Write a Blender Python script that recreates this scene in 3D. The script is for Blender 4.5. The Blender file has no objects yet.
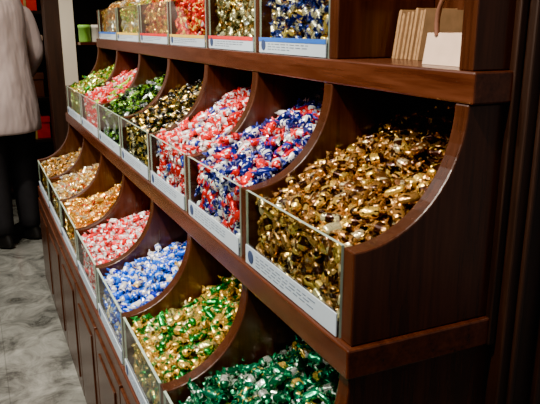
import bpy, bmesh, math, random
import numpy as np
from mathutils import Vector, Matrix
random.seed(4); rng=np.random.default_rng(7)
S=0.84; H=1.55*S
def P(x,y,z): return (x*S,y*S,z*S+H)
scene=bpy.context.scene
try:
    scene.view_settings.look='AgX - Punchy'
except Exception: pass
# ---------------------------------------------------------------- materials
def newmat(name):
    m=bpy.data.materials.new(name); m.use_nodes=True
    nt=m.node_tree; b=nt.nodes['Principled BSDF']; return m,nt,b
def simple(name,col,rough=.5,metal=0,noise=0.12,nscale=20,spec=.5):
    m,nt,b=newmat(name)
    tc=nt.nodes.new('ShaderNodeTexCoord'); n=nt.nodes.new('ShaderNodeTexNoise'); n.inputs['Scale'].default_value=nscale
    nt.links.new(tc.outputs['Object'],n.inputs['Vector'])
    r=nt.nodes.new('ShaderNodeValToRGB')
    r.color_ramp.elements[0].position=.3; r.color_ramp.elements[1].position=.7
    r.color_ramp.elements[0].color=tuple(c*(1-noise) for c in col)+(1,)
    r.color_ramp.elements[1].color=tuple(min(1,c*(1+noise)) for c in col)+(1,)
    nt.links.new(n.outputs['Fac'],r.inputs['Fac']); nt.links.new(r.outputs['Color'],b.inputs['Base Color'])
    b.inputs['Roughness'].default_value=rough; b.inputs['Metallic'].default_value=metal
    b.inputs['Specular IOR Level'].default_value=spec
    return m
def wood(name,axis,dark,light,rough=.27):
    m,nt,b=newmat(name)
    tc=nt.nodes.new('ShaderNodeTexCoord'); mp=nt.nodes.new('ShaderNodeMapping')
    sc={'X':(1.5,22,22),'Y':(22,1.5,22),'Z':(22,22,1.5)}[axis]
    mp.inputs['Scale'].default_value=sc
    n=nt.nodes.new('ShaderNodeTexNoise'); n.inputs['Scale'].default_value=2.2; n.inputs['Detail'].default_value=7; n.inputs['Distortion'].default_value=.6
    n2=nt.nodes.new('ShaderNodeTexNoise'); n2.inputs['Scale'].default_value=9; n2.inputs['Detail'].default_value=3
    nt.links.new(tc.outputs['Object'],mp.inputs['Vector']); nt.links.new(mp.outputs['Vector'],n.inputs['Vector']); nt.links.new(mp.outputs['Vector'],n2.inputs['Vector'])
    mx=nt.nodes.new('ShaderNodeMath'); mx.operation='MULTIPLY_ADD'; mx.inputs[1].default_value=.35
    nt.links.new(n2.outputs['Fac'],mx.inputs[0]); 
    m2=nt.nodes.new('ShaderNodeMath'); m2.operation='MULTIPLY'; m2.inputs[1].default_value=.65
    nt.links.new(n.outputs['Fac'],m2.inputs[0]); nt.links.new(m2.outputs[0],mx.inputs[2])
    r=nt.nodes.new('ShaderNodeValToRGB')
    r.color_ramp.elements[0].position=.35; r.color_ramp.elements[1].position=.65
    r.color_ramp.elements[0].color=dark+(1,); r.color_ramp.elements[1].color=light+(1,)
    nt.links.new(mx.outputs[0],r.inputs['Fac']); nt.links.new(r.outputs['Color'],b.inputs['Base Color'])
    b.inputs['Roughness'].default_value=rough
    bp=nt.nodes.new('ShaderNodeBump'); bp.inputs['Strength'].default_value=.08; bp.inputs['Distance'].default_value=.002
    nt.links.new(mx.outputs[0],bp.inputs['Height']); nt.links.new(bp.outputs['Normal'],b.inputs['Normal'])
    return m
WY=wood('wood_grain_along',"Y",(.036,.010,.005),(.088,.026,.013))
WZ=wood('wood_grain_upright',"Z",(.028,.009,.0045),(.062,.020,.010))
WX=wood('wood_grain_deep',"X",(.036,.010,.005),(.088,.026,.013))
WD=wood('wood_dark',"Z",(.014,.006,.0035),(.034,.014,.008),.5)
def foilmat(name,metal,rough,bump=.5,coat=.6,spec=.5):
    m,nt,b=newmat(name)
    a=nt.nodes.new('ShaderNodeAttribute'); a.attribute_name='body'
    p=nt.nodes.new('ShaderNodeAttribute'); p.attribute_name='prnt'
    l=nt.nodes.new('ShaderNodeAttribute'); l.attribute_name='lc'
    n=nt.nodes.new('ShaderNodeTexNoise'); n.inputs['Scale'].default_value=2.8; n.inputs['Detail'].default_value=1.
    nt.links.new(l.outputs['Vector'],n.inputs['Vector'])
    r=nt.nodes.new('ShaderNodeValToRGB'); r.color_ramp.elements[0].position=.60; r.color_ramp.elements[1].position=.62
    r.color_ramp.elements[0].color=(0,0,0,1); r.color_ramp.elements[1].color=(1,1,1,1)
    nt.links.new(n.outputs['Fac'],r.inputs['Fac'])
    mx=nt.nodes.new('ShaderNodeMix'); mx.data_type='RGBA'
    nt.links.new(r.outputs['Color'],mx.inputs['Factor']); nt.links.new(a.outputs['Color'],mx.inputs['A']); nt.links.new(p.outputs['Color'],mx.inputs['B'])
    nt.links.new(mx.outputs['Result'],b.inputs['Base Color'])
    b.inputs['Metallic'].default_value=metal; b.inputs['Roughness'].default_value=rough
    b.inputs['Specular IOR Level'].default_value=spec
    n3=nt.nodes.new('ShaderNodeTexNoise'); n3.inputs['Scale'].default_value=3.5; n3.inputs['Detail'].default_value=1
    nt.links.new(l.outputs['Vector'],n3.inputs['Vector'])
    bp=nt.nodes.new('ShaderNodeBump'); bp.inputs['Strength'].default_value=bump; bp.inputs['Distance'].default_value=.003
    nt.links.new(n3.outputs['Fac'],bp.inputs['Height']); nt.links.new(bp.outputs['Normal'],b.inputs['Normal'])
    b.inputs['Coat Weight'].default_value=coat; b.inputs['Coat Roughness'].default_value=.08
    return m
FOIL=foilmat('candy_foil',.75,.19,.5); WRAP=foilmat('candy_glossy_wrap',.25,.22,.3,.15,.35)
def glassmat():
    m=bpy.data.materials.new('clear_glass'); m.use_nodes=True; nt=m.node_tree; nt.nodes.clear()
    o=nt.nodes.new('ShaderNodeOutputMaterial'); mix=nt.nodes.new('ShaderNodeMixShader')
    t=nt.nodes.new('ShaderNodeBsdfTransparent'); t.inputs['Color'].default_value=(.94,.98,.96,1)
    g=nt.nodes.new('ShaderNodeBsdfGlossy'); g.inputs['Roughness'].default_value=.03
    f=nt.nodes.new('ShaderNodeFresnel'); f.inputs['IOR'].default_value=1.52
    ge=nt.nodes.new('ShaderNodeNewGeometry'); iv=nt.nodes.new('ShaderNodeMath'); iv.operation='SUBTRACT'; iv.inputs[0].default_value=1
    mu=nt.nodes.new('ShaderNodeMath'); mu.operation='MULTIPLY'
    nt.links.new(ge.outputs['Backfacing'],iv.inputs[1]); nt.links.new(iv.outputs[0],mu.inputs[0]); nt.links.new(f.outputs[0],mu.inputs[1])
    nt.links.new(mu.outputs[0],mix.inputs[0]); nt.links.new(t.outputs[0],mix.inputs[1]); nt.links.new(g.outputs[0],mix.inputs[2]); nt.links.new(mix.outputs[0],o.inputs[0])
    return m
GLASS=glassmat()
GEDGE=simple('glass_polished_edge',(.36,.46,.38),.12,0,.1,40)
LABEL=simple('label_paper',(.44,.53,.61),.35,0,.03,8)
INK=simple('label_ink',(.03,.05,.12),.5)
TXT=simple('label_text',(.14,.18,.24),.5)
# ---------------------------------------------------------------- helpers
def link(o,parent=None):
    scene.collection.objects.link(o)
    if parent: o.parent=parent
    return o
def empty(name):
    e=bpy.data.objects.new(name,None); return link(e)
def meshobj(name,verts,faces,mats,parent=None,midx=None,smooth=False):
    me=bpy.data.meshes.new(name); me.from_pydata([tuple(v) for v in verts],[],faces)
    if not isinstance(mats,(list,tuple)): mats=[mats]
    for m in mats: me.materials.append(m)
    if midx: me.polygons.foreach_set('material_index',midx)
    if smooth: me.polygons.foreach_set('use_smooth',[True]*len(me.polygons))
    me.update()
    bm=bmesh.new(); bm.from_mesh(me); bmesh.ops.recalc_face_normals(bm,faces=bm.faces); bm.to_mesh(me); bm.free()
    return link(bpy.data.objects.new(name,me),parent)
BF=[(0,3,2,1),(4,5,6,7),(0,1,5,4),(1,2,6,5),(2,3,7,6),(3,0,4,7)]
def bv(a,b):
    (x0,y0,z0),(x1,y1,z1)=a,b
    return [(x0,y0,z0),(x1,y0,z0),(x1,y1,z0),(x0,y1,z0),(x0,y0,z1),(x1,y0,z1),(x1,y1,z1),(x0,y1,z1)]
def box(name,a,b,mat,parent=None,bevel=.0,raw=False):
    if not raw: a=P(*a); b=P(*b)
    o=meshobj(name,bv(a,b),BF,mat,parent)
    if bevel:
        md=o.modifiers.new('bevel','BEVEL'); md.width=bevel; md.segments=2; md.limit_method='ANGLE'
    return o
def multibox(name,boxes,mats,parent=None,raw=False):
    V=[];F=[];M=[]
    for a,b,mi in boxes:
        if not raw: a=P(*a); b=P(*b)
        k=len(V); V+=bv(a,b); F+=[tuple(i+k for i in f) for f in BF]; M+=[mi]*6
    return meshobj(name,V,F,mats,parent,M)
def extrude_profile(name,prof,y0,y1,mat,parent=None,bevel=.002):
    n=len(prof)
    V=[P(x,y0,z) for x,z in prof]+[P(x,y1,z) for x,z in prof]
    F=[tuple(range(n)),tuple(range(2*n-1,n-1,-1))]+[(i,(i+1)%n,(i+1)%n+n,i+n) for i in range(n)]
    o=meshobj(name,V,F,mat,parent)
    md=o.modifiers.new('bevel','BEVEL'); md.width=bevel; md.segments=2; md.limit_method='ANGLE'; md.angle_limit=math.radians(40)
    return o
# ---------------------------------------------------------------- display
disp=empty('candy_display_cabinet')
YS=[.81,1.24,1.64,2.04,2.48,2.95,3.44,3.95]
YN,YF=.78,3.97
XB=.96
TH=.036
def profile(x0,zb,zg,x1,zt,xb):
    pr=[(x0,zb),(x0,zg)]
    for i in range(1,17):
        t=math.pi/2*i/16
        pr.append((x0+(x1-x0)*math.sin(t), zt-(zt-zg)*math.cos(t)))
    pr+=[(xb,zt),(xb,zb)]
    return pr
tiers=[('mid',.50,-.49,-.332,.70,-.117,XB),('low',.303,-.92,-.757,.50,-.542,.84),('top',.71,-.066,.094,.90,.31,XB)]
for tn,x0,zb,zg,x1,zt,xb in tiers:
    pr=profile(x0,zb,zg,x1,zt,xb)
    for i,y in enumerate(YS):
        if i==0: a,b=YN,YN+.033
        elif i==len(YS)-1: a,b=y-.015,YF
        else: a,b=y-TH,y
        if tn=='top' and i==0:
            p2=[(x0-.008,zb),(x0-.008,.42),(xb,.42),(xb,zb)]
            extrude_profile('end_panel_top',p2,a,b,WZ,disp)
        else: extrude_profile(f'divider_{tn}_{i}',pr,a,b,WZ if i else WZ,disp,.0025)
def board(n,x0,z0,z1,xb):
    box(n,(x0-.012,YN-.010,z0),(xb,YF+.01,z1),WY,disp,.003)
board('shelf_board_mid',.50,-.542,-.49,XB)
board('shelf_board_low',.303,-.975,-.92,.84)
board('shelf_board_top',.71,-.117,-.066,XB)
board('shelf_board_crown',.90,.31,.35,XB+.02)
box('back_panel',(XB,YN,-1.55),(XB+.025,YF,.9),WZ,disp)
box('back_panel_low',(.84,YN,-.92),(.86,YF,-.542),WZ,disp)
box('base_carcass',(.31,YN+.02,-1.47),(.84,YF-.02,-.975),WZ,disp)
box('plinth',(.33,YN+.04,-1.55),(.84,YF-.04,-1.47),WD,disp)
box('base_end_panel',(.30,YN,-1.55),(XB,YN+.03,-.975),WZ,disp)
box('base_far_end_panel',(.30,YF-.03,-1.55),(XB,YF,-.975),WZ,disp)
for i in range(7):
    a,b=YS[i],YS[i+1]
    box(f'cabinet_door_{i}',(.285,a+.006,-1.50),(.31,b-.006,-.982),WZ,disp,.003)
    box(f'cabinet_door_inset_{i}',(.280,a+.07,-1.44),(.286,b-.07,-1.04),WZ,disp,.003)
box('end_strip',(.775,YN-.014,-.542),(.79,YN,.42),WD,disp,.002)
def pane(tn,i,x,y0,y1,z0,z1):
    t=.006
    o=meshobj(f'glass_pane_{tn}_{i}',bv(P(x,y0,z0),P(x+t,y1,z1)),BF,[GLASS,GEDGE],disp,[1,1,1,0,1,0])
    return o
def label(tn,i,x,y0,y1,z0,z1,bar=None):
    bx=[((x-.0035,y0,z0),(x-.001,y1,z1),0)]
    h=z1-z0; r=random.Random(i*7+len(tn))
    yl=y1-.055
    for k in range(4):
        zz=z1-h*(.24+.17*k)
        y=yl
        lim=yl-(y1-y0)*(.62 if k<3 else .35)
        while y>lim:
            w=r.uniform(.008,.026)
            bx.append(((x-.0042,max(y-w,y0+.01),zz-h*.025),(x-.0034,y,zz+h*.025),1)); y-=w+.008
    if bar is not None: bx.append(((x-.0045,y0,z1-.010),(x-.0032,y1,z1),2))
    mats=[LABEL,TXT,bar or INK]
    o=multibox(f'price_label_{tn}_{i}',bx,mats,disp)
    V=[];F=[]
    cy,cz=y1-.028,(z0+z1)/2; R=h*.35
    for k in range(20):
        a=2*math.pi*k/20; V.append(P(x-.0046,cy+R*math.cos(a),cz+R*math.sin(a)))
    for k in range(20):
        a=2*math.pi*k/20; V.append(P(x-.0034,cy+R*math.cos(a),cz+R*math.sin(a)))
    F=[tuple(range(20)),tuple(range(39,19,-1))]+[(k,(k+1)%20,(k+1)%20+20,k+20) for k in range(20)]
    meshobj(f'label_logo_{tn}_{i}',V,F,INK,disp)
barc=[simple('label_bar_blue',(.02,.12,.5)),simple('label_bar_red',(.6,.02,.02)),simple('label_bar_gold',(.7,.45,.05))]
for i in range(7):
    y0=YS[i]+ (.005 if i==0 else 0); y1=YS[i+1]-TH
    pane('mid',i,.498,y0,y1,-.492,-.330); label('mid',i,.498,y0+.004,y1-.004,-.488,-.448)
    pane('low',i,.301,y0,y1,-.922,-.755); label('low',i,.301,y0+.004,y1-.004,-.916,-.876)
    if i>0:
        pane('top',i,.708,y0,y1,-.068,.096); label('top',i,.708,y0+.004,y1-.004,-.064,-.026,barc[(0,0,1,2,1,2,0)[i]])
# ---------------------------------------------------------------- candies
def template(sides,seed):
    r=random.Random(seed)
    # (x, ry, rz, kind) kind: 0 body, 1 twisted end, 2 printed centre band
    rings=[(-1.0,.44,.05,1),(-.84,.32,.09,1),(-.68,.12,.10,1),(-.62,.28,.22,0),(-.50,.37,.30,0),(-.30,.39,.31,0),(-.27,.395,.315,2),
           (.27,.395,.315,2),(.30,.39,.31,0),(.50,.37,.30,0),(.62,.28,.22,0),(.68,.12,.10,1),(.84,.32,.09,1),(1.0,.44,.05,1)]
    tw0,tw1=r.uniform(-1.3,1.3),r.uniform(-1.3,1.3)
    V=[];kind=[]; n=len(rings)
    for k,(x,ry,rz,kd) in enumerate(rings):
        fan=k<2 or k>n-3
        ang=(tw0 if k<3 else tw1 if k>n-4 else 0)
        for s in range(sides):
            a=2*math.pi*(s+.5)/sides
            y=ry*math.cos(a); z=rz*math.sin(a)
            if not fan:
                p=.7; y=ry*math.copysign(abs(math.cos(a))**p,math.cos(a)); z=rz*math.copysign(abs(math.sin(a))**p,math.sin(a))
                y+=r.uniform(-.015,.015); z+=r.uniform(-.015,.015)
            else:
                z+=(.07 if s%2 else -.07)*(1 if k in(0,n-1) else .6); y+=r.uniform(-.04,.04)
            xx=x+(r.uniform(-.07,.07) if k in(0,n-1) else 0)
            yy=y*math.cos(ang)-z*math.sin(ang); zz=y*math.sin(ang)+z*math.cos(ang)
            V.append((xx,yy,zz)); kind.append(kd)
    F=[];sm=[]
    for k in range(n-1):
        for s in range(sides):
            s2=(s+1)%sides; F.append((k*sides+s,k*sides+s2,(k+1)*sides+s2,(k+1)*sides+s)); sm.append(3<=k<=n-5 and sides>6)
    return np.array(V),np.array(F),np.array(kind),np.array(sm)
TPL={sd:[template(sd,k) for k in range(7)] for sd in (6,8,10)}
def norm(v): return v/np.linalg.norm(v,axis=1,keepdims=True)
def candy_pile(y0,y1,x0,x1,zb,zf,slope,palette,mat,sides=8,size=.0225,crest=.02,name='wrapped_candy_pile'):
    ax0,ax1,ay0,ay1=x0*S,x1*S,y0*S,y1*S
    L,W=ax1-ax0,ay1-ay0
    foot=size*2*size*.8
    def zs(x,y):
        u=(x-ax0)/L; v=(y-ay0)/W
        return zf*S+H+slope*(x-ax0)+crest*S*np.sin(np.pi*np.clip(v,0,1))*np.clip(u*3,0,1)+.008*np.sin(x*31+y*23)+.006*np.sin(y*47-x*19)
    pts=[];nor=[]
    def spaced(n,lo0,hi0,lo1,hi1,dmin):
        out=[]
        c=np.stack([rng.uniform(lo0,hi0,n*6),rng.uniform(lo1,hi1,n*6)],1)
        cell={}
        for p in c:
            k=(int(p[0]/dmin),int(p[1]/dmin)); ok=True
            for a in (-1,0,1):
                for b in (-1,0,1):
                    for q in cell.get((k[0]+a,k[1]+b),()):
                        if (q[0]-p[0])**2+(q[1]-p[1])**2<dmin*dmin: ok=False;break
                    if not ok:break
                if not ok:break
            if ok: cell.setdefault(k,[]).append(p); out.append(p)
        return np.array(out)
    m=size*.7
    n1=int(L*W/foot)
    for layer,(dz,dm) in enumerate(((0.005,1.2),(-.006,.9),(-.018,.8))):
        q=spaced(n1*2,ax0+m,ax1-m,ay0+m,ay1-m,size*dm)
        x,y=q[:,0],q[:,1]; k=len(q)
        z=zs(x,y)+dz+rng.uniform(-.003,.003,k)
        n=np.stack([-slope*np.ones(k),np.zeros(k),np.ones(k)],1)+rng.normal(0,.28,(k,3))
        pts.append(np.stack([x,y,z],1)); nor.append(n)
    for dx in (0,.010):
        q=spaced(int((zf-zb)*S*W/foot)*2,ay0+m,ay1-m,zb*S+H+.008,zf*S+H-.002,size*.92)
        k=len(q); y,z=q[:,0],q[:,1]; x=ax0+size*.42+dx+rng.uniform(0,.005,k)
        n=np.stack([-np.ones(k),np.zeros(k),np.zeros(k)],1)+rng.normal(0,.2,(k,3))
        pts.append(np.stack([x,y,z],1)); nor.append(n)
    pts=np.concatenate(pts); nor=norm(np.concatenate(nor)); N=len(pts)
    rv=norm(rng.normal(0,1,(N,3))); t=norm(rv-np.sum(rv*nor,1,keepdims=True)*nor); b=np.cross(nor,t)
    R=np.stack([t,b,nor],2)
    sc=size*rng.uniform(.93,1.07,N)
    w=np.array([p[0] for p in palette],float); w/=w.sum()
    pi=rng.choice(len(palette),N,p=w)
    cb=np.array([p[1] for p in palette])[pi]; cp=np.array([p[2] for p in palette])[pi]; ce=np.array([p[3] for p in palette])[pi]
    br=rng.uniform(.75,1.15,(N,1)); cb=cb*br; ce=ce*br
    band=(rng.uniform(0,1,N)<.5).astype(float)[:,None,None]
    tid=rng.integers(0,7,N)
    Vs=[];Fs=[];Bs=[];Ps=[];Ls=[];SM=[];off=0
    for k in range(7):
        idx=np.where(tid==k)[0]
        if len(idx)==0: continue
        V,F,kd,sm=TPL[sides][k]; nv=len(V)
        q=np.einsum('nij,vj->nvi',R[idx],V)*sc[idx][:,None,None]+pts[idx][:,None,:]
        q[:,:,0]=np.clip(q[:,:,0],ax0+.0015,ax1-.001); q[:,:,1]=np.clip(q[:,:,1],ay0+.001,ay1-.001); q[:,:,2]=np.maximum(q[:,:,2],zb*S+H+.001)
        Vs.append(q.reshape(-1,3)); SM.append(np.tile(sm,len(idx)))
        Fs.append((F[None]+(np.arange(len(idx))*nv)[:,None,None]+off).reshape(-1,4)); off+=len(idx)*nv
        e=(kd==1).astype(float)[None,:,None]; c=(kd==2).astype(float)[None,:,None]*band[idx]
        B0=cb[idx][:,None,:]; P0=cp[idx][:,None,:]; E0=ce[idx][:,None,:]
        Bs.append((B0*(1-e-c)+E0*e+P0*c).reshape(-1,3))
        Ps.append((P0*(1-e-c)+E0*.8*e+B0*c).reshape(-1,3))
        Ls.append((V[None]+rng.uniform(-40,40,(len(idx),1,3))).reshape(-1,3))
    V=np.concatenate(Vs);F=np.concatenate(Fs);B=np.concatenate(Bs);Pp=np.concatenate(Ps);Lc=np.concatenate(Ls)
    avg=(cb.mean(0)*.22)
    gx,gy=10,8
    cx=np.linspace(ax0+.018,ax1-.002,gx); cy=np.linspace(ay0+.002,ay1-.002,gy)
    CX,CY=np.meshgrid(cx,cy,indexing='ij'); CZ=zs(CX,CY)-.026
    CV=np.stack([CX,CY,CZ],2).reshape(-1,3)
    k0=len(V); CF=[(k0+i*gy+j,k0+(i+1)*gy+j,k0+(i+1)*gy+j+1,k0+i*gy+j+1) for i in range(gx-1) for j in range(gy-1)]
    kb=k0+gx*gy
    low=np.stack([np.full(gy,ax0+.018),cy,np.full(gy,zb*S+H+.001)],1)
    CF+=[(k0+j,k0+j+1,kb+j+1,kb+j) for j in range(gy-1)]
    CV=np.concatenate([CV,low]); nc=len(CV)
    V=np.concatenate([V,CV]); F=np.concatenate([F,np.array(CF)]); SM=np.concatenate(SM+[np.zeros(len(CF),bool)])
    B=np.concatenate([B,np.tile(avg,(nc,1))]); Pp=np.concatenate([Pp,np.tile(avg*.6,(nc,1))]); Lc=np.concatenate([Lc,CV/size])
    me=bpy.data.meshes.new(name); me.vertices.add(len(V)); me.vertices.foreach_set('co',V.astype(np.float32).ravel())
    me.loops.add(F.size); me.loops.foreach_set('vertex_index',F.astype(np.int32).ravel())
    me.polygons.add(len(F)); me.polygons.foreach_set('loop_start',np.arange(0,F.size,4,dtype=np.int32)); 
    me.update(calc_edges=True)
    me.polygons.foreach_set('use_smooth',SM)
    def ca(nm,A):
        at=me.attributes.new(nm,'FLOAT_COLOR','POINT'); at.data.foreach_set('color',np.concatenate([np.clip(A,0,1),np.ones((len(A),1))],1).astype(np.float32).ravel())
    ca('body',B); ca('prnt',Pp)
    at=me.attributes.new('lc','FLOAT_VECTOR','POINT'); at.data.foreach_set('vector',Lc.astype(np.float32).ravel())
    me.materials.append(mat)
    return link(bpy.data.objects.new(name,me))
gold=(.95,.60,.10); dgold=(.50,.22,.04); choc=(.05,.016,.008); white=(.80,.80,.80); red=(.66,.002,.004); blue=(.004,.015,.36); lblue=(.002,.10,.72)
green=(.002,.20,.03); teal=(.001,.13,.05); black=(.008,.008,.010); silver=(.75,.78,.82); cream=(.9,.75,.45); pink=(.80,.07,.08); lime=(.28,.60,.02)
bronze=(.52,.25,.06); paleg=(1,.80,.42)
pal_mid=[
 ([(5,bronze,choc,(.75,.42,.12)),(3,choc,gold,(.55,.27,.07)),(3,gold,choc,bronze),(2,(.22,.085,.025),paleg,bronze),(1,paleg,choc,gold)],FOIL),
 ([(7,(.004,.008,.14),white,(.06,.08,.40)),(2,white,blue,white),(5,red,white,(.75,.03,.04)),(2,red,(.02,.03,.3),white)],WRAP),
 ([(6,red,white,(.8,.04,.05)),(3,red,white,white),(2,white,red,(.85,.06,.06)),(2,(.01,.03,.32),white,white)],WRAP),
 ([(7,black,gold,(.06,.06,.06)),(1,cream,black,(.3,.3,.3)),(2,(.05,.10,.04),gold,(.15,.08,.03))],FOIL),
 ([(6,black,lime,(.04,.10,.04)),(2,lime,white,green),(1,silver,black,silver)],FOIL),
 ([(5,red,white,pink),(2,pink,red,white),(1,lime,white,lime)],WRAP),
 ([(4,lime,cream,gold),(1,gold,lime,gold),(2,green,gold,lime)],FOIL)]
pal_low=[
 ([(7,teal,(.75,.85,.75),(.002,.24,.09)),(3,(.001,.20,.10),gold,(.004,.36,.18)),(1,(.02,.40,.18),teal,silver)],FOIL),
 ([(5,gold,green,gold),(2,(.95,.85,.25),green,cream),(3,green,gold,(.01,.42,.06))],FOIL),
 ([(7,lblue,white,(.01,.20,.85)),(2,white,lblue,silver),(3,blue,white,lblue),(1,cream,blue,gold)],WRAP),
 ([(2,white,red,pink),(5,red,white,white),(2,pink,red,white)],WRAP),
 ([(4,(.95,.38,.01),cream,gold),(2,gold,red,gold)],FOIL),
 ([(3,cream,gold,white),(2,gold,red,cream)],FOIL),
 ([(3,dgold,cream,gold),(2,cream,choc,gold)],FOIL)]
pal_top=[None,
 ([(6,(.008,.02,.16),cream,(.06,.10,.35)),(2,cream,blue,gold),(2,gold,blue,dgold)],FOIL),
 ([(5,(.18,.15,.05),cream,dgold),(1,cream,black,silver),(2,gold,choc,gold)],FOIL),
 ([(5,red,gold,red),(1,red,white,pink)],WRAP),
 ([(3,(.6,.05,.02),gold,gold),(2,gold,red,gold)],FOIL),
 ([(3,gold,white,cream),(2,lime,gold,gold)],FOIL),
 ([(3,(.9,.35,.05),gold,gold),(2,white,gold,cream)],FOIL)]
for i in range(7):
    y0=YS[i]+.004; y1=YS[i+1]-TH-.002
    sd=10 if i<2 else 8 if i<4 else 6
    sz=.0235 if i==0 else .0240 if i==1 else .0225
    p,mt=pal_mid[i]; candy_pile(y0,y1,.507,XB-.003,-.488,-.352,.40 if i==0 else .42,p,mt,sd,crest=.012 if i==0 else .03,size=sz)
    p,mt=pal_low[i]; candy_pile(y0,y1,.310,.838,-.918,-.785,.26,p,mt,sd,crest=.03,size=sz)
    if pal_top[i]:
        p,mt=pal_top[i]; candy_pile(y0,y1,.717,XB-.003,-.064,.07,.35,p,mt,8 if i<4 else 6)
# ---------------------------------------------------------------- kraft goods on top shelf
KR=simple('kraft_paper',(.46,.27,.12),.75,0,.12,60); KR2=simple('kraft_edge',(.28,.15,.06),.8,0,.25,150)
PALE=simple('pale_paper',(.64,.46,.34),.7,0,.08,30)
def leafstack(name,y,x0,x1,z0,z1,n,lean):
    V=[];F=[];M=[]
    for k in range(n):
        ya=y+k*.0115; j=random.uniform(-.005,.005); zt=z1+random.uniform(-.005,.005)-k*.001
        q=[(x0+j,ya,z0),(x1,ya,z0),(x1,ya+.007,z0),(x0+j,ya+.007,z0),(x0+j-lean,ya,zt),(x1-lean,ya,zt),(x1-lean,ya+.007,zt),(x0+j-lean,ya+.007,zt)]
        kk=len(V); V+=[P(*v) for v in q]; F+=[tuple(i+kk for i in f) for f in BF]; M+=[1,1,0,1,0,1]
    return meshobj(name,V,F,[KR,KR2],None,M)
leafstack('folded_kraft_box_stack',1.09,.836,.942,-.0655,.038,9,-.014)
bag=empty('kraft_paper_bag')
bx,by=.80,.90
V=[P(*v) for v in [(bx-.04,by-.06,-.0655),(bx+.04,by-.06,-.0655),(bx+.04,by+.08,-.0655),(bx-.04,by+.08,-.0655),
   (bx-.03,by-.062,-.010),(bx+.032,by-.062,-.010),(bx+.032,by+.082,-.010),(bx-.03,by+.082,-.010)]]
o=meshobj('bag_body',V,[(0,3,2,1),(0,1,5,4),(1,2,6,5),(2,3,7,6),(3,0,4,7)],PALE,bag)
md=o.modifiers.new('solid','SOLIDIFY'); md.thickness=.001
def tube(name,pts,rad,mat,parent=None,raw=False):
    cu=bpy.data.curves.new(name,'CURVE'); cu.dimensions='3D'; cu.bevel_depth=rad; cu.bevel_resolution=3
    sp=cu.splines.new('NURBS'); sp.points.add(len(pts)-1)
    for q,p in zip(sp.points,pts): q.co=tuple(p if raw else P(*p))+(1,)
    sp.use_endpoint_u=True; sp.order_u=3; cu.materials.append(mat)
    return link(bpy.data.objects.new(name,cu),parent)
HB=simple('handle_brown',(.16,.06,.03),.6)
tube('bag_handle',[(bx-.03,by+.055,-.015),(bx-.03,by+.06,.015),(bx-.03,by+.045,.050),(bx-.03,by+.01,.070),(bx-.03,by-.03,.050),(bx-.03,by-.04,.015),(bx-.03,by-.04,-.015)],.004,HB,bag)
# ---------------------------------------------------------------- room
def stone():
    m,nt,b=newmat('stone_floor')
    tc=nt.nodes.new('ShaderNodeTexCoord')
    n=nt.nodes.new('ShaderNodeTexNoise'); n.inputs['Scale'].default_value=6; n.inputs['Detail'].default_value=11; n.inputs['Roughness'].default_value=.68; n.inputs['Distortion'].default_value=.9
    nt.links.new(tc.outputs['Object'],n.inputs['Vector'])
    r=nt.nodes.new('ShaderNodeValToRGB'); r.color_ramp.elements[0].position=.36; r.color_ramp.elements[1].position=.68
    r.color_ramp.elements[0].color=(.05,.051,.046,1); r.color_ramp.elements[1].color=(.27,.275,.25,1)
    nt.links.new(n.outputs['Fac'],r.inputs['Fac'])
    br=nt.nodes.new('ShaderNodeTexBrick'); br.offset=0; br.inputs['Scale'].default_value=1; br.inputs['Brick Width'].default_value=1.2; br.inputs['Row Height'].default_value=1.2; br.inputs['Mortar Size'].default_value=.002
    br.inputs['Color1'].default_value=(1,1,1,1); br.inputs['Color2'].default_value=(.92,.92,.92,1); br.inputs['Mortar'].default_value=(.7,.7,.7,1)
    nt.links.new(tc.outputs['Object'],br.inputs['Vector'])
    mx=nt.nodes.new('ShaderNodeMix'); mx.data_type='RGBA'; mx.blend_type='MULTIPLY'; mx.inputs['Factor'].default_value=1
    nt.links.new(r.outputs['Color'],mx.inputs['A']); nt.links.new(br.outputs['Color'],mx.inputs['B']); nt.links.new(mx.outputs['Result'],b.inputs['Base Color'])
    b.inputs['Roughness'].default_value=.2
    return m
box('floor',(-2.6,-1.5,-1.60),(2.6,7.5,-1.55),stone())
WALL=simple('wall_plaster',(.10,.06,.045),.8,0,.1,3); CEIL=simple('ceiling_paint',(.55,.50,.44),.9,0,.04,3)
box('ceiling',(-2.6,-1.5,1.50),(2.6,7.5,1.55),CEIL)
box('wall_left',(-2.65,-1.5,-1.55),(-2.6,7.5,1.5),WALL)
box('wall_right',(1.0,YN+.02,-1.55),(1.05,7.5,1.5),WALL)
box('wall_far',(-2.6,7.45,-1.55),(1.0,7.5,1.5),WALL)
pil=empty('wood_pilaster')
box('pilaster_face',(.792,YN-.03,-1.55),(.90,YN,1.5),WD,pil,.003)
box('pilaster_bead',(.812,YN-.040,-1.55),(.822,YN-.03,1.5),WD,pil,.003)
box('pilaster_bead_outer',(.87,YN-.045,-1.55),(.895,YN-.03,1.5),WD,pil,.003)
box('wall_panelling_near',(.90,YN-.02,-1.55),(2.6,YN+.015,1.5),WD,pil)
box('pillar_cream',(.60,4.75,-1.55),(.69,4.95,1.5),simple('cream_paint',(.70,.62,.50),.6,0,.04,5))
box('door_frame_trim',(.50,4.76,-1.55),(.598,4.95,1.5),WD,None,.003)
ns=empty('niche_shelving')
box('niche_back',(.70,4.90,-1.55),(.99,4.93,1.5),WD,ns)
for k,z in enumerate((-.42,-.10,.20,.5)):
    box(f'niche_shelf_{k}',(.70,4.6,z-.02),(.99,4.90,z),WX,ns,.002)
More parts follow.
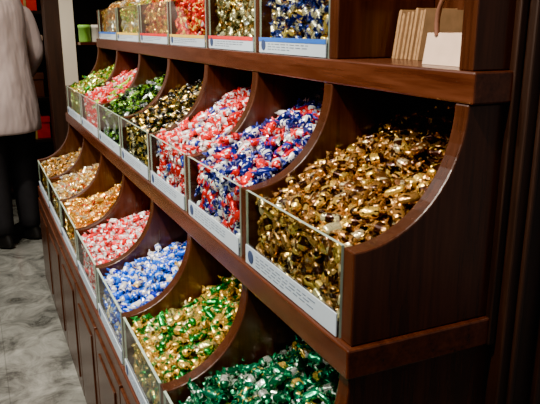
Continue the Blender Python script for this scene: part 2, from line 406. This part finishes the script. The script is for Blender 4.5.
def lathe(name,prof,c,mat,parent=None,n=20):
    V=[];F=[]
    for r,z in prof:
        for k in range(n):
            a=2*math.pi*k/n; V.append((c[0]+r*math.cos(a),c[1]+r*math.sin(a),c[2]+z))
    for j in range(len(prof)-1):
        for k in range(n): F.append((j*n+k,j*n+(k+1)%n,(j+1)*n+(k+1)%n,(j+1)*n+k))
    F.append(tuple(range(n))); F.append(tuple(range((len(prof)-1)*n,len(prof)*n)))
    return meshobj(name,V,F,mat,parent,smooth=True)
cols=[simple('tin_green',(.25,.6,.08),.3),simple('tin_white',(.75,.7,.6),.3),simple('tin_gold',(.7,.4,.08),.3,.6)]
for j,z in enumerate((-.10,.20)):
    for k in range(3):
        lathe('sweet_tin',[(.0,0),(.032,.0),(.034,.004),(.034,.075),(.036,.076),(.036,.092),(.03,.096),(.0,.096)],P(.745+.085*k,4.68,z+.001),cols[(j+k)%3])
fc=empty('gift_shelving_unit')
box('unit_back',(-1.3,6.55,-1.55),(.70,6.6,1.0),WD,fc)
for k,z in enumerate((-1.45,-1.0,-.62,-.24,.14,.52,.98)):
    box(f'unit_shelf_{k}',(-1.3,6.2,z-.03),(.70,6.55,z),WD,fc,.002)
for k,x in enumerate((-1.3,-.63,.02,.67)):
    box(f'unit_upright_{k}',(x,6.2,-1.55),(x+.03,6.55,.95),WD,fc,.002)
RED=simple('gift_red',(.65,.03,.03),.4); RIB=simple('ribbon_gold',(.8,.55,.2),.3,.5); BR=simple('gift_brown',(.14,.06,.04),.5)
def gift(x,z,w,h,m):
    g=empty('gift_box')
    box('carton',(x,6.26,z),(x+w,6.42,z+h*.75),m,g,.002)
    box('lid',(x-.006,6.254,z+h*.72),(x+w+.006,6.426,z+h),m,g,.002)
    box('ribbon',(x+w*.45,6.25,z),(x+w*.55,6.43,z+h+.003),RIB,g)
for (x,z,w,h,m) in [(.36,-1.0,.26,.20,RED),(.08,-1.0,.2,.24,RED),(.40,-.62,.20,.22,BR),(.1,-.62,.22,.16,RED),(.38,-.24,.24,.17,PALE),(.09,-.24,.2,.25,BR),(.40,.14,.2,.2,RED),(.12,.14,.18,.12,PALE),(-.4,-.62,.3,.2,RED),(-.4,-.24,.28,.2,PALE)]:
    gift(x,z+.001,w,h,m)
# ---------------------------------------------------------------- shopper
per=empty('shopper')
def cloth():
    m,nt,b=newmat('coat_wool')
    tc=nt.nodes.new('ShaderNodeTexCoord'); n=nt.nodes.new('ShaderNodeTexNoise'); n.inputs['Scale'].default_value=6; n.inputs['Detail'].default_value=3
    mp=nt.nodes.new('ShaderNodeMapping'); mp.inputs['Scale'].default_value=(1,1,.35)
    nt.links.new(tc.outputs['Object'],mp.inputs['Vector']); nt.links.new(mp.outputs['Vector'],n.inputs['Vector'])
    b.inputs['Base Color'].default_value=(.54,.43,.41,1); b.inputs['Roughness'].default_value=.85
    bp=nt.nodes.new('ShaderNodeBump'); bp.inputs['Strength'].default_value=.9; bp.inputs['Distance'].default_value=.05
    nt.links.new(n.outputs['Fac'],bp.inputs['Height']); nt.links.new(bp.outputs['Normal'],b.inputs['Normal'])
    return m
COAT=cloth(); BLK=simple('black_cloth',(.014,.014,.018),.8); SHOE=simple('shoe_leather',(.012,.012,.012),.35)
SKIN=simple('skin',(.62,.38,.28),.5,0,.05,20); HAIR=simple('hair_brown',(.06,.03,.018),.5,0,.4,120)
def loft(name,rings,mat,n=28,cap=True,fold=0):
    V=[];F=[]
    for j,(cx,cy,z,rx,ry) in enumerate(rings):
        for k in range(n):
            a=2*math.pi*k/n; f=1+fold*math.sin(a*7+j*.3)
            V.append((cx+rx*f*math.cos(a),cy+ry*f*math.sin(a),z))
    for j in range(len(rings)-1):
        for k in range(n): F.append((j*n+k,j*n+(k+1)%n,(j+1)*n+(k+1)%n,(j+1)*n+k))
    if cap: F.append(tuple(range(n))); F.append(tuple(range((len(rings)-1)*n,len(rings)*n)))
    o=meshobj(name,V,F,mat,per,smooth=True)
    md=o.modifiers.new('sub','SUBSURF'); md.levels=1; md.render_levels=1
    return o
loft('coat',[(0,0,.695,.20,.17),(0,0,.70,.225,.19),(0,0,.72,.225,.19),(0,0,.82,.225,.185),(0,0,.95,.215,.165),(0,0,1.08,.195,.145),(0,0,1.20,.190,.135),(0,0,1.33,.205,.138),(0,0,1.43,.205,.125),(0,0,1.485,.165,.10),(0,0,1.52,.085,.075),(0,0,1.56,.07,.07)],COAT,fold=.02)
loft('coat_collar',[(0,0,1.50,.10,.09),(0,.0,1.53,.092,.086),(0,0,1.575,.08,.078),(0,0,1.58,.07,.07)],COAT)
for s in (-1,1):
    loft(f'trouser_leg_{s}',[(s*.10,0,.90,.105,.12),(s*.105,.0,.75,.10,.11),(s*.10,.01,.52,.078,.086),(s*.10,-.01,.35,.072,.08),(s*.10,-.015,.12,.060,.07),(s*.10,-.015,.07,.060,.07)],BLK)
    loft(f'shoe_{s}',[(s*.105,.045,.0,.050,.145),(s*.105,.045,.02,.052,.148),(s*.105,.042,.045,.048,.138),(s*.103,.02,.075,.042,.10),(s*.10,-.01,.11,.042,.06),(s*.10,-.015,.14,.045,.055)],SHOE)
def skinmesh(name,pts,edges,mat,sub=2,root=0):
    me=bpy.data.meshes.new(name); me.from_pydata([p[:3] for p in pts],edges,[]); me.materials.append(mat)
    o=link(bpy.data.objects.new(name,me),per)
    md=o.modifiers.new('skin','SKIN'); 
    for v,p in zip(me.skin_vertices[0].data,pts): v.radius=(p[3],p[3]); v.use_root=False
    me.skin_vertices[0].data[root].use_root=True
    s=o.modifiers.new('sub','SUBSURF'); s.levels=sub; s.render_levels=sub
    md.use_smooth_shade=True
    return o
for s in (-1,1):
    sh=(s*.175,0,1.43); el=(s*.265,-.03,1.15); wr=(s*.245,.12,.95)
    skinmesh(f'coat_sleeve_{s}',[sh+(.075,),((sh[0]+el[0])/2,-.02,1.30,.065),el+(.057,),((el[0]+wr[0])/2,.045,1.05,.05),wr+(.045,)],[(0,1),(1,2),(2,3),(3,4)],COAT)
    w=Vector(wr); d=Vector((0,.45,-.89)).normalized(); sd=Vector((0,.89,.45)); cu=Vector((-s,0,0))
    pts=[tuple(w)+(.026,),tuple(w+d*.04)+(.028,),tuple(w+d*.075)+(.03,)]; ed=[(0,1),(1,2)]
    for f,(off,ln) in enumerate([(.028,.070),(.010,.078),(-.009,.072),(-.026,.056)]):
        b0=len(pts); base=w+d*.092+sd*off
        pts+=[tuple(base)+(.0095,),tuple(base+d*ln*.45+cu*.008)+(.0088,),tuple(base+d*ln*.75+cu*.022)+(.008,),tuple(base+d*ln*.95+cu*.036)+(.007,)]
        ed+=[(2,b0),(b0,b0+1),(b0+1,b0+2),(b0+2,b0+3)]
    b0=len(pts); base=w+d*.045+sd*.03
    pts+=[tuple(base)+(.011,),tuple(base+sd*.022+d*.025+cu*.01)+(.0095,),tuple(base+sd*.028+d*.05+cu*.018)+(.008,)]
    ed+=[(1,b0),(b0,b0+1),(b0+1,b0+2)]
    skinmesh(f'hand_{s}',pts,ed,SKIN,2)
bm=bmesh.new(); bmesh.ops.create_uvsphere(bm,u_segments=32,v_segments=24,radius=1)
for v in bm.verts:
    x,y,z=v.co
    jaw=1-.28*max(0,-z)**1.3
    nx=x*.075*jaw; ny=y*.093*(1-.12*max(0,-z)); nz=z*.115
    if y>0:
        ny+=.022*math.exp(-((x/.13)**2+((z+.12)/.22)**2))
        ny-=.010*(math.exp(-(((x-.38)/.2)**2+((z-.08)/.14)**2))+math.exp(-(((x+.38)/.2)**2+((z-.08)/.14)**2)))
        ny+=.006*math.exp(-((x/.28)**2+((z+.5)/.08)**2))+.008*math.exp(-((x/.25)**2+((z+.85)/.15)**2))
    v.co=(nx,ny,nz+1.69)
me=bpy.data.meshes.new('head'); bm.to_mesh(me); bm.free(); me.materials.append(SKIN)
for p in me.polygons: p.use_smooth=True
link(bpy.data.objects.new('head',me),per)
loft('neck',[(0,-.01,1.50,.058,.06),(0,-.008,1.58,.052,.056),(0,0,1.64,.052,.058)],SKIN)
def ball(name,c,r,mat):
    bm=bmesh.new(); bmesh.ops.create_uvsphere(bm,u_segments=16,v_segments=10,radius=1)
    for v in bm.verts: v.co=(c[0]+v.co.x*r[0],c[1]+v.co.y*r[1],c[2]+v.co.z*r[2])
    me=bpy.data.meshes.new(name); bm.to_mesh(me); bm.free(); me.materials.append(mat)
    for p in me.polygons: p.use_smooth=True
    link(bpy.data.objects.new(name,me),per)
EYE=simple('eye_white',(.8,.8,.8),.2); LIP=simple('lips',(.5,.15,.13),.4)
for s in (-1,1):
    ball(f'eye_{s}',(s*.03,.075,1.698),(.012,.010,.008),EYE); ball(f'iris_{s}',(s*.03,.084,1.698),(.005,.003,.005),HAIR)
    ball(f'ear_{s}',(s*.076,-.005,1.685),(.010,.018,.03),SKIN)
ball('lips_mouth',(0,.088,1.632),(.024,.008,.007),LIP)
bm=bmesh.new(); bmesh.ops.create_uvsphere(bm,u_segments=32,v_segments=24,radius=1)
for v in bm.verts:
    x,y,z=v.co
    k=1.0
    yy=y*.108-.012; 
    if y>.3 and z<.55: yy=.02; k=.8
    zz=z*.125+1.70
    if z<-.2 and y<.3: zz=1.70+z*.20
    v.co=(x*.089*k,yy,zz)
me=bpy.data.meshes.new('hair'); bm.to_mesh(me); bm.free(); me.materials.append(HAIR)
for p in me.polygons: p.use_smooth=True
link(bpy.data.objects.new('hair',me),per)
per.location=(.150,4.13,0); per.rotation_euler=(0,0,math.radians(35))
# ---------------------------------------------------------------- lights
HOUS=simple('lamp_housing',(.05,.05,.05),.4,.5)
def spot(x,y,tx,ty,tz,power,angle=75,size=.03,col=(1,.90,.76)):
    L=bpy.data.lights.new('ceiling_spot_light','SPOT'); L.energy=power; L.spot_size=math.radians(angle); L.spot_blend=.6; L.shadow_soft_size=size; L.color=col
    o=bpy.data.objects.new('ceiling_spot_light',L); p=Vector(P(x,y,1.36)); t=Vector(P(tx,ty,tz)); o.location=p
    o.rotation_euler=(t-p).to_track_quat('-Z','Y').to_euler(); link(o)
    lathe('ceiling_spot_housing',[(.045,0),(.05,.0),(.05,.10),(.0,.10)],(p.x,p.y,p.z+.02),HOUS)
for y in (.6,1.3,2.0,2.8,3.6):
    spot(-.35,y,.55,y+.35,-.5,210)
for y in (1.0,2.2,3.2):  # extra spots added to put more sparkle on the wrappers
    spot(-1.2,y,.6,y+.2,-.4,160,55)
spot(-.2,4.6,.12,4.95,-.5,75,60)
spot(.2,5.4,.4,6.3,-.8,60)
spot(.5,4.3,.65,4.8,-.1,40)
A=bpy.data.lights.new('added_fill_light','AREA'); A.energy=50; A.shape='RECTANGLE'; A.size=1.2; A.size_y=4; A.color=(1,.93,.85)  # soft front fill added near the ceiling, not a panel fixture
o=bpy.data.objects.new('added_fill_light',A); o.location=P(-1.0,1.8,1.45); link(o)
w=bpy.data.worlds.new('world'); scene.world=w; w.use_nodes=True
w.node_tree.nodes['Background'].inputs[0].default_value=(.9,.85,.8,1); w.node_tree.nodes['Background'].inputs[1].default_value=.42
# ---------------------------------------------------------------- camera
cam=bpy.data.cameras.new('camera'); cam.lens=640/540*36; cam.sensor_width=36; cam.clip_start=.02
co=bpy.data.objects.new('camera',cam); co.location=(0,0,H); co.rotation_euler=(math.radians(90-15.29),0,math.radians(-24.7)); link(co); scene.camera=co
